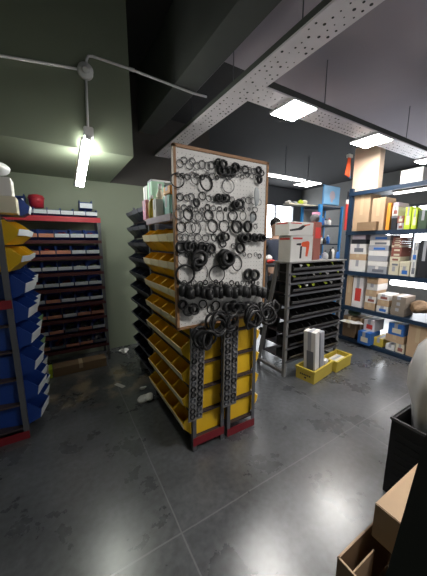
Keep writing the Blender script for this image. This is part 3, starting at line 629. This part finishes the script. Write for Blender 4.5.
for i in range(7):
    x = 2.48 + .07*i
    if i > 2: bottle(x, 1.93 + .02*(i % 2), 1.254, .02, .10 + .02*(i % 3), ('black_card', 'white_card', 'blue_card', 'grey_card')[i % 4], 'small %s bottle, %s past the red pack on the grey rack' % (('black', 'white', 'blue', 'grey')[i % 4], ORD[i-3]), 'ink')

# yellow crates with cartons at the rack's foot
def crate(label, x, y, rz, L, W, H, m='yellow_card', print_=True):
    t = thing('crate', label, 'crate', (x, y, 0), rz); q = .012
    part('body', m, t, (0, L, 0, W, 0, q), (0, L, 0, q, q, H), (0, L, W-q, W, q, H), (0, q, q, W-q, q, H), (L-q, L, q, W-q, q, H))
    part('rim', m, t, (-.008, L+.008, -.008, .0, H-.025, H), (-.008, L+.008, W, W+.008, H-.025, H), (-.008, .0, 0, W, H-.025, H), (L, L+.008, 0, W, H-.025, H))
    if print_:
        bm = bmesh.new(); z = H*.42
        for k in range(6): box(bm, -.0015, .0005, W*(.2+.1*k), W*(.2+.1*k)+W*.07, z, z+.018)
        box(bm, -.0015, .0005, W*.42, W*.52, z-.03, z-.012); obj('printed_mark', bm, 'ink', t)
    return t
crate('yellow crate holding tall white cartons before the grey rack', 2.16, 1.585, .17, .40, .21, .14)
crate('empty yellow crate behind the one with tall cartons', 2.585, 1.62, .12, .34, .18, .13, print_=False)
o = carton('carton', 'tall white carton leaning in the yellow crate', 'carton', 'white_card', 2.205, 2.29, 1.625, 1.755, .019, .55, rz=.17, print_='label_grey'); o.rotation_euler.y = -.10
o = carton('carton', 'tall grey carton leaning beside the white one in the crate', 'carton', 'grey_card', 2.31, 2.39, 1.64, 1.77, .019, .53, rz=.17, print_='white_card'); o.rotation_euler.y = -.10
carton('carton', 'short white carton lying in the yellow crate', 'carton', 'white_card', 2.435, 2.515, 1.675, 1.765, .0145, .155, rz=.17)
carton('carton', 'low cream carton in the empty yellow crate', 'carton', 'cream', 2.65, 2.85, 1.68, 1.785, .014, .10, rz=.12)

# ------------------------------------------------------------------ blue shelving on the right
t = thing('shelving_unit', 'long dark blue steel shelving unit stacked with cartons', 'shelving', (3.6, .3, 0))
for y in (0, 1.0, 1.94):
    for x in (0, .46):
        bm = bmesh.new(); box(bm, x, x+.04, y, y+.004, 0, 2.18); box(bm, x if x == 0 else x+.036, x+.004 if x == 0 else x+.04, y+.004, y+.05, 0, 2.18)
        if y != 1.0 or x: obj('post', bm, 'blue_steel', t)
        else: bm.free()
for z in (.06, .53, 1.04, 1.6, 2.13):
    part('shelf', 'blue_steel', t, (.0, .5, -.02, 1.99, z-.022, z-.002)); part('front_edge', 'blue_steel', t, (-.012, 0, -.02, 1.99, z-.052, z-.0))
for y in (-.005, 1.985): 
    bm = bmesh.new(); tube(bm, [(.02, y+.01, .2), (.48, y+.01, 1.0), (.02, y+.01, 1.9)], .006, 6); obj('cross_brace', bm, 'blue_steel', t)
for name, lab, cat, m, y0, y1, z0, z1, dx in CARTONS:
    d = .26 if name == 'carton' else .2
    e = .002
    if name == 'carton':
        carton(name, lab, cat, m, 3.625+dx, 3.625+dx+d, y1+e, y0-e, z0+.0006, z1-.0006, print_=('red_print' if m == 'striped' else (rr.choice(['label_grey', 'redbrown', 'blue_card']) if m in ('white_card', 'cream', 'grey_card') and rr.random() < .6 else ('cream' if m in ('redbrown', 'blue_card', 'lime') else None))), tape=z1-z0 > .07)
    elif name == 'tray':
        tt = thing('tray', lab, cat, (3.56, y1, z0+.001)); W = y0-y1
        part('tray_body', m, tt, (0, .06, 0, W, 0, .004), (0, .004, 0, W, .004, z1-z0), (.056, .06, 0, W, .004, z1-z0), (.004, .056, 0, .004, .004, z1-z0), (.004, .056, W-.004, W, .004, z1-z0))
    elif name == 'folder':
        tt = thing('folder', lab, cat, (3.64, y1, z0)); W = y0-y1
        part('cover', m, tt, (0, .24, 0, .004, 0, z1-z0), (0, .24, W-.004, W, 0, z1-z0), (0, .004, .004, W-.004, 0, z1-z0)); part('papers', 'white_card', tt, (.008, .235, .006, W-.006, .004, z1-z0-.01))
    else:
        tt = thing('tin', lab, cat, (3.64, y1, z0)); W = y0-y1
        part('body', m, tt, (0, .1, 0, W, 0, (z1-z0)*.85), bev=.004); part('lid', 'grey_card', tt, (-.002, .102, -.002, W+.002, (z1-z0)*.85, z1-z0), bev=.003)
# top of the shelving
carton('carton', 'very tall cream carton reaching the lamp above the blue shelving', 'carton', 'peach', 3.66, 3.78, 1.96, 2.30, 2.131, 2.72, tape=False)
carton('carton', 'white carton on the top shelf of the blue shelving', 'carton', 'white_card', 3.68, 3.95, 1.47, 1.70, 2.131, 2.30)
t = thing('shelf_lamp', 'white strip lamp glowing beneath the top blue shelf', 'lamp', (3.86, 1.45, 2.075))
part('housing', 'white_plastic', t, (-.03, .03, -.40, .40, .012, .032), bev=.003)
bm = bmesh.new(); tube(bm, [(0, -.385, -.002), (0, .385, -.002)], .012, 12); obj('lamp_tube', bm, 'shelf_light', t, True)
t = thing('shelf_lamp', 'bright strip lamp glowing beneath the third blue shelf', 'lamp', (3.78, 1.36, .955))
part('housing', 'white_plastic', t, (-.04, .04, -.36, .36, .012, .032), bev=.003)
bm = bmesh.new(); tube(bm, [(0, -.35, -.028), (0, .35, -.028)], .034, 12); obj('lamp_tube', bm, 'shelf_light', t, True)
# soft goods on the lower shelves
for i, (lb, m, x, y, z, s) in enumerate((('crumpled brown paper bundle on the fourth blue shelf', 'kraft_dark', 3.74, 1.345, .66, (.10, .10, .09)), ('beige cloth bundle beyond the brown paper bundle', 'greybrown', 3.74, 1.10, .65, (.1, .085, .085)),
        ('dark green bundle lying on the far bottom carton', 'dark_green', 3.72, 2.12, .425, (.08, .08, .05)), ('black cloth bundle lying under the fourth shelf on cartons', 'black_card', 3.80, 1.34, .535, (.01, .01, .01)))):
    if s[0] < .02: continue
    bm = bmesh.new(); blob(bm, (0, 0, 0), s, 80+i, 3, .3); tag(obj('bundle', bm, m, None, False, (x, y, z)), lb, 'bundle')
for i in range(3):
    bm = bmesh.new(); box(bm, -.10, .10, -.075, .075, 0, .003); o = obj('paper_sheet', bm, ('white_card', 'cream', 'white_card')[i], None, False, (3.58+.01*i, 2.13-.05*i, .313+.0032*i), .4*i); tag(o, ('lowest', 'cream middle', 'topmost white')[i] + ' sheet of paper on the far bottom carton', 'paper', 'loose papers on the bottom shelf')
# orange packs hanging beside the tall carton, red strap
t = thing('hanging_pack', 'bundle of orange and blue packets hanging by the tall carton', 'packet', (3.62, 2.33, 2.45))
for k in range(4):
    bm = bmesh.new(); prism(bm, [(-.09+.035*k, -.08), (-.02+.04*k, -.08-.02*(k % 2)), (.01+.02*k, .15), (-.05+.022*k, .15)], .014*k, .014*k+.010); obj('packet', bm, ('drill_orange', 'drill_orange', 'orange', 'blue_card')[k], t)
part('header_card', 'white_card', t, (-.03, .05, 0, .05, .16, .20)); bm = bmesh.new(); tube(bm, [(.01, .025, .20), (.01, .025, .66)], .002, 5); obj('string', bm, 'ink', t)
t = thing('hanging_pack', 'long red strap pack hanging at the far blue post', 'packet', (3.60, 2.30, 1.62))
part('strap', 'red_print', t, (-.02, .02, 0, .02, 0, .36), bev=.004); part('buckle', 'white_card', t, (-.024, .024, -.004, .024, .36, .42), bev=.004); part('tab', 'ink', t, (-.01, .01, .004, .016, .42, .53))

# ------------------------------------------------------------------ second, brighter blue shelving behind
t = thing('shelving_unit', 'bright blue shelving unit behind the grey rack holding jars', 'shelving', (3.62, 2.78, 0))
for x, y in ((0, 0), (.58, 0), (0, .34), (.58, .34)): part('post', 'bright_blue', t, (x, x+.075 if x == 0 and y == 0 else x+.04, y, y+.03, 0, 2.04))
for z in (.3, .75, 1.15, 1.42, 1.73, 2.02): part('shelf', 'blue_steel', t, (.005, .615, .031, .338, z-.016, z))
part('back_panel', 'side_wall', t, (.04, .58, .341, .347, .3, 2.0))
js = random.Random(8)
for zi, z in enumerate((1.15, 1.42, 1.73)):
    for k in range(5):
        h = js.uniform(.09, .17); lb = '%s jar, %s from the light blue post on the %s shelf behind' % (('white', 'black', 'blue', 'grey')[(zi*2+k) % 4], ORD[k], ('lower', 'middle', 'upper')[zi])
        bottle(3.735+.095*k, 2.95, z+.002, .034, h, ('white_card', 'black_card', 'blue_card', 'grey_card')[(zi*2+k) % 4], lb, js.choice(['ink', 'red_print', 'white_plastic']))
t = thing('poster_screen', 'light blue poster with a white round emblem above the blue shelving', 'poster', (3.92, 2.80, 2.055))
mat('poster_blue', (.22, .50, .80), .4, var=.1); part('panel', 'poster_blue', t, (-.20, .20, -.008, .008, .0, .28)); part('border', 'bright_blue', t, (-.21, .21, .0085, .012, -.01, .29))
bm = bmesh.new(); tube(bm, [(.01, -.0085, .14), (.01, -.0095, .14)], .07, 20); tube(bm, [(.0, -.0085, .06), (.0, -.0095, .06)], .03, 14); obj('emblem', bm, 'lilac', t)
t = thing('plank', 'pale plank sticking out over the blue shelving behind', 'plank', (3.62, 2.98, 2.022), -.06)
part('board', 'cream', t, (-.50, .20, -.07, .07, 0, .02)); part('end_cap', 'white_card', t, (-.503, -.50, -.07, .07, 0, .02))
for i, (x, m, sx, sz, lb) in enumerate(((3.17, 'white_card', .075, .025, 'long white roll on the far end of the plank'), (3.42, 'lime', .04, .04, 'yellow-green bundle on the plank'), (3.52, 'cream', .045, .04, 'cream bundle on the plank beside the poster'), (3.30, 'grey_card', .06, .022, 'grey bundle on the plank before the white roll'))):
    bm = bmesh.new(); blob(bm, (0, 0, 0), (sx, .045, sz), 90+i, 2, .2); tag(obj('bundle', bm, m, None, True, (x, 2.99+.06*(3.62-x), 2.043+sz*.85)), lb, 'bundle')
# counter with odds and ends behind the grey rack
t = thing('counter_table', 'dark counter table behind the grey rack cluttered with parts', 'table', (2.30, 2.52, 0), -.1)
part('tabletop', 'black_card', t, (0, .5, 0, .32, 1.13, 1.16), bev=.003)
for x, y in ((.02, .02), (.45, .02), (.02, .27), (.45, .27)): part('leg', 'post_grey', t, (x, x+.03, y, y+.03, 0, 1.13))
part('lower_shelf', 'white_card', t, (.02, .48, .02, .30, .60, .62))
for i, (x, y, z, m, s, lb) in enumerate(((2.48, 2.68, 1.222, 'white_card', (.07, .06, .045), 'white heap on the dark counter behind the grey rack'), (2.42, 2.57, 1.20, 'red_print', (.06, .04, .028), 'red rag on the dark counter'), (2.42, 2.58, .70, 'white_card', (.07, .06, .075), 'white heap on the shelf under the counter'), (2.58, 2.66, .69, 'rubber', (.06, .06, .045), 'black heap on the shelf under the counter'))):
    bm = bmesh.new(); blob(bm, (0, 0, 0), s, 120+i, 3, .25); tag(obj('rag', bm, m, None, True, (x, y, z)), lb, 'rag')

# ------------------------------------------------------------------ person
def skinned(verts, edges, name, mats, pick, parent=None, sub=2):
    me = bpy.data.meshes.new(name); me.from_pydata([v[:3] for v in verts], edges, []); o = bpy.data.objects.new(name, me); C.objects.link(o)
    m = o.modifiers.new('s', 'SKIN'); sv = me.skin_vertices[0].data
    for i, v in enumerate(verts):
        rx = v[3]; ry = v[4] if len(v) > 4 else rx; sv[i].radius = (rx, ry); sv[i].use_root = (i == 0)
    s = o.modifiers.new('u', 'SUBSURF'); s.levels = s.render_levels = sub
    dg = bpy.context.evaluated_depsgraph_get(); new = bpy.data.meshes.new_from_object(o.evaluated_get(dg))
    o.modifiers.clear(); o.data = new
    for q in mats: new.materials.append(MATS[q])
    for p in new.polygons: p.use_smooth = True; p.material_index = pick(p.center)
    if parent: o.parent = parent
    return o
V = [(0,0,.95,.15,.11),(0,0,1.12,.135,.095),(0,0,1.30,.165,.11),(0,0,1.44,.13,.09),(0,.0,1.52,.055),(0,-.01,1.585,.065),(0,-.012,1.68,.088,.10),(0,-.005,1.755,.06,.075)]
E_ = [(i, i+1) for i in range(7)]
def chain(start, pts):
    p = start
    for q in pts: V.append(q); E_.append((p, len(V)-1)); p = len(V)-1
    return p
for s in (-1, 1):
    chain(0, [(s*.09,0,.86,.088),(s*.10,-.01,.50,.062),(s*.10,.02,.12,.042),(s*.10,-.02,.045,.042),(s*.105,-.15,.035,.036)])
    wr = chain(3, [(s*.19,0,1.425,.06),(s*.23,.02,1.15,.045),(s*.20,-.16,1.02,.034),(s*.19,-.21,1.00,.033,.022)])
    for k, (dx, ln) in enumerate(((-.028,.07),(-.010,.08),(.010,.075),(.027,.06))):
        chain(wr, [(s*.19+dx,-.25,1.0,.0095),(s*.19+dx,-.25-ln*.5,.99,.0085),(s*.19+dx,-.25-ln*.85,.965,.0075)])
    chain(wr, [(s*.19-s*.04,-.225,1.0,.010),(s*.19-s*.06,-.26,.995,.008)])
def pick(c):
    if c.z < .07 or (c.z < .96 and abs(c.x) < .25 and c.y > -.12): return 1
    if c.z < 1.49 and not (c.y < -.03 and c.z < 1.12) and c.z > .9: return 0
    return 2
pr_ = skinned(V, E_, 'person', ['shirt', 'trousers', 'skin'], pick)
pr_.location = (2.93, 3.02, 0); pr_.rotation_euler.z = R(-25)
tag(pr_, 'dark haired person in a dark shirt standing behind the grey rack', 'person')
bm = bmesh.new(); blob(bm, (0, .022, 1.735), (.088, .10, .085), 2, 3, .05); obj('hair', bm, 'hair', pr_, True)
for s in (-1, 1):
    bm = bmesh.new(); blob(bm, (s*.033, -.108, 1.675), (.012, .008, .007), 1, 2, 0); obj('eye', bm, 'eye', pr_, True)
    bm = bmesh.new(); blob(bm, (s*.09, .0, 1.665), (.012, .02, .03), 4, 2, .1); obj('ear', bm, 'skin', pr_, True)
bm = bmesh.new(); tube(bm, [(0, -.10, 1.685), (0, -.125, 1.645), (0, -.105, 1.635)], [.008, .014, .008], 8); obj('nose', bm, 'skin', pr_, True)
bm = bmesh.new(); blob(bm, (0, -.096, 1.607), (.024, .008, .006), 4, 2, 0); obj('mouth', bm, 'redbrown', pr_, True)

# ------------------------------------------------------------------ near corner: black crate, bag, cartons, black folding board
t = thing('crate', 'open black plastic crate with a clear bag standing in it', 'crate', (1.54, .20, 0)); L_, W_, H_ = .42, .41, .478; q = .012
part('body', 'black_plastic', t, (0, L_, 0, W_, 0, q), (0, L_, 0, q, q, H_), (0, L_, W_-q, W_, q, H_), (0, q, q, W_-q, q, H_), (L_-q, L_, q, W_-q, q, H_))
part('rim', 'rubber_grey', t, (-.006, L_+.006, -.006, 0, H_-.012, H_+.004), (-.006, L_+.006, W_, W_+.006, H_-.012, H_+.004), (-.006, 0, 0, W_, H_-.012, H_+.004), (L_, L_+.006, 0, W_, H_-.012, H_+.004))
bm = bmesh.new()
for k in range(9): box(bm, -.004, .0, .03, W_-.03, .05+.042*k, .062+.042*k)
obj('rib', bm, 'black_plastic', t)
t = thing('plastic_bag', 'clear plastic bag wrapped around a dark part in the black crate', 'bag', (1.745, .465, .02))
bm = bmesh.new(); rg = random.Random(2); n = 28; prof = [(.02, .09), (.18, .105), (.36, .11), (.50, .125), (.62, .15), (.74, .155), (.86, .13), (.95, .08), (1.0, .055), (1.05, .085)]
rings = []
for z, r in prof:
    ph = rg.uniform(0, 6); rings.append([bm.verts.new((1.12*r*(1+.07*math.sin(5*a+ph)+.04*math.sin(11*a+2*ph))*math.cos(a), 1.0*r*(1+.07*math.sin(5*a+ph)+.04*math.sin(11*a+2*ph))*math.sin(a), z)) for a in [2*math.pi*k/n for k in range(n)]])
for a, b in zip(rings, rings[1:]):
    for k in range(n): bm.faces.new((a[k], a[(k+1) % n], b[(k+1) % n], b[k]))
bm.faces.new(rings[0][::-1]); obj('bag_film', bm, 'poly', t, True)
part('dark_content', 'black_card', t, (-.06, .06, -.06, .06, .03, .80), bev=.02)
carton('carton', 'kraft carton with a clean top beside the black folding board', 'carton', 'kraft', .93, 1.40, .165, .386, .352, .50, tape=False)
t = thing('open_carton', 'open brown carton on the floor under the clean kraft carton', 'carton', (.76, .165, 0))
W2, L2, H2 = .245, .66, .35; q = .006
part('body', 'kraft_dark', t, (0, L2, 0, W2, 0, q), (0, L2, 0, q, q, H2), (0, L2, W2-q, W2, q, H2), (0, q, q, W2-q, q, H2), (L2-q, L2, q, W2-q, q, H2))
part('rim_edge', 'kraft', t, (0, .165, W2-q, W2+.001, H2-.004, H2+.001), (-.001, q, 0, W2, H2-.004, H2+.001)); part('inner_flap', 'kraft', t, (q, .15, W2-.05, W2-.045, .16, H2-.02))
t = thing('folding_board', 'black folding board standing close beside the kraft carton', 'board', (.57, 0, 1.3))
mat('flat_black2', (.008, .009, .011), .5)
def leaf(name, x0, x1):
    bm = bmesh.new(); s = 1 if x1 > x0 else -1; k = (x1-x0)
    prism(bm, [(0, 0), (.025*s*0+.0, .0), (k, -1.3), (k+.022, -1.3), (.022, 0)][0:1] + [(k, -1.3), (k+.022, -1.3), (.022, 0)], -.42, .15)
    obj(name, bm, 'flat_black', t)
leaf('front_leaf', 0, -.438)
bm = bmesh.new(); prism(bm, [(.024, 0), (.30, -.945), (.322, -.945), (.046, 0)], -.42, .14); obj('rear_leaf', bm, 'flat_black', t)
bm = bmesh.new(); tube(bm, [(.022, -.42, .008), (.022, .15, .008)], .010, 8); obj('hinge', bm, 'post_grey', t)
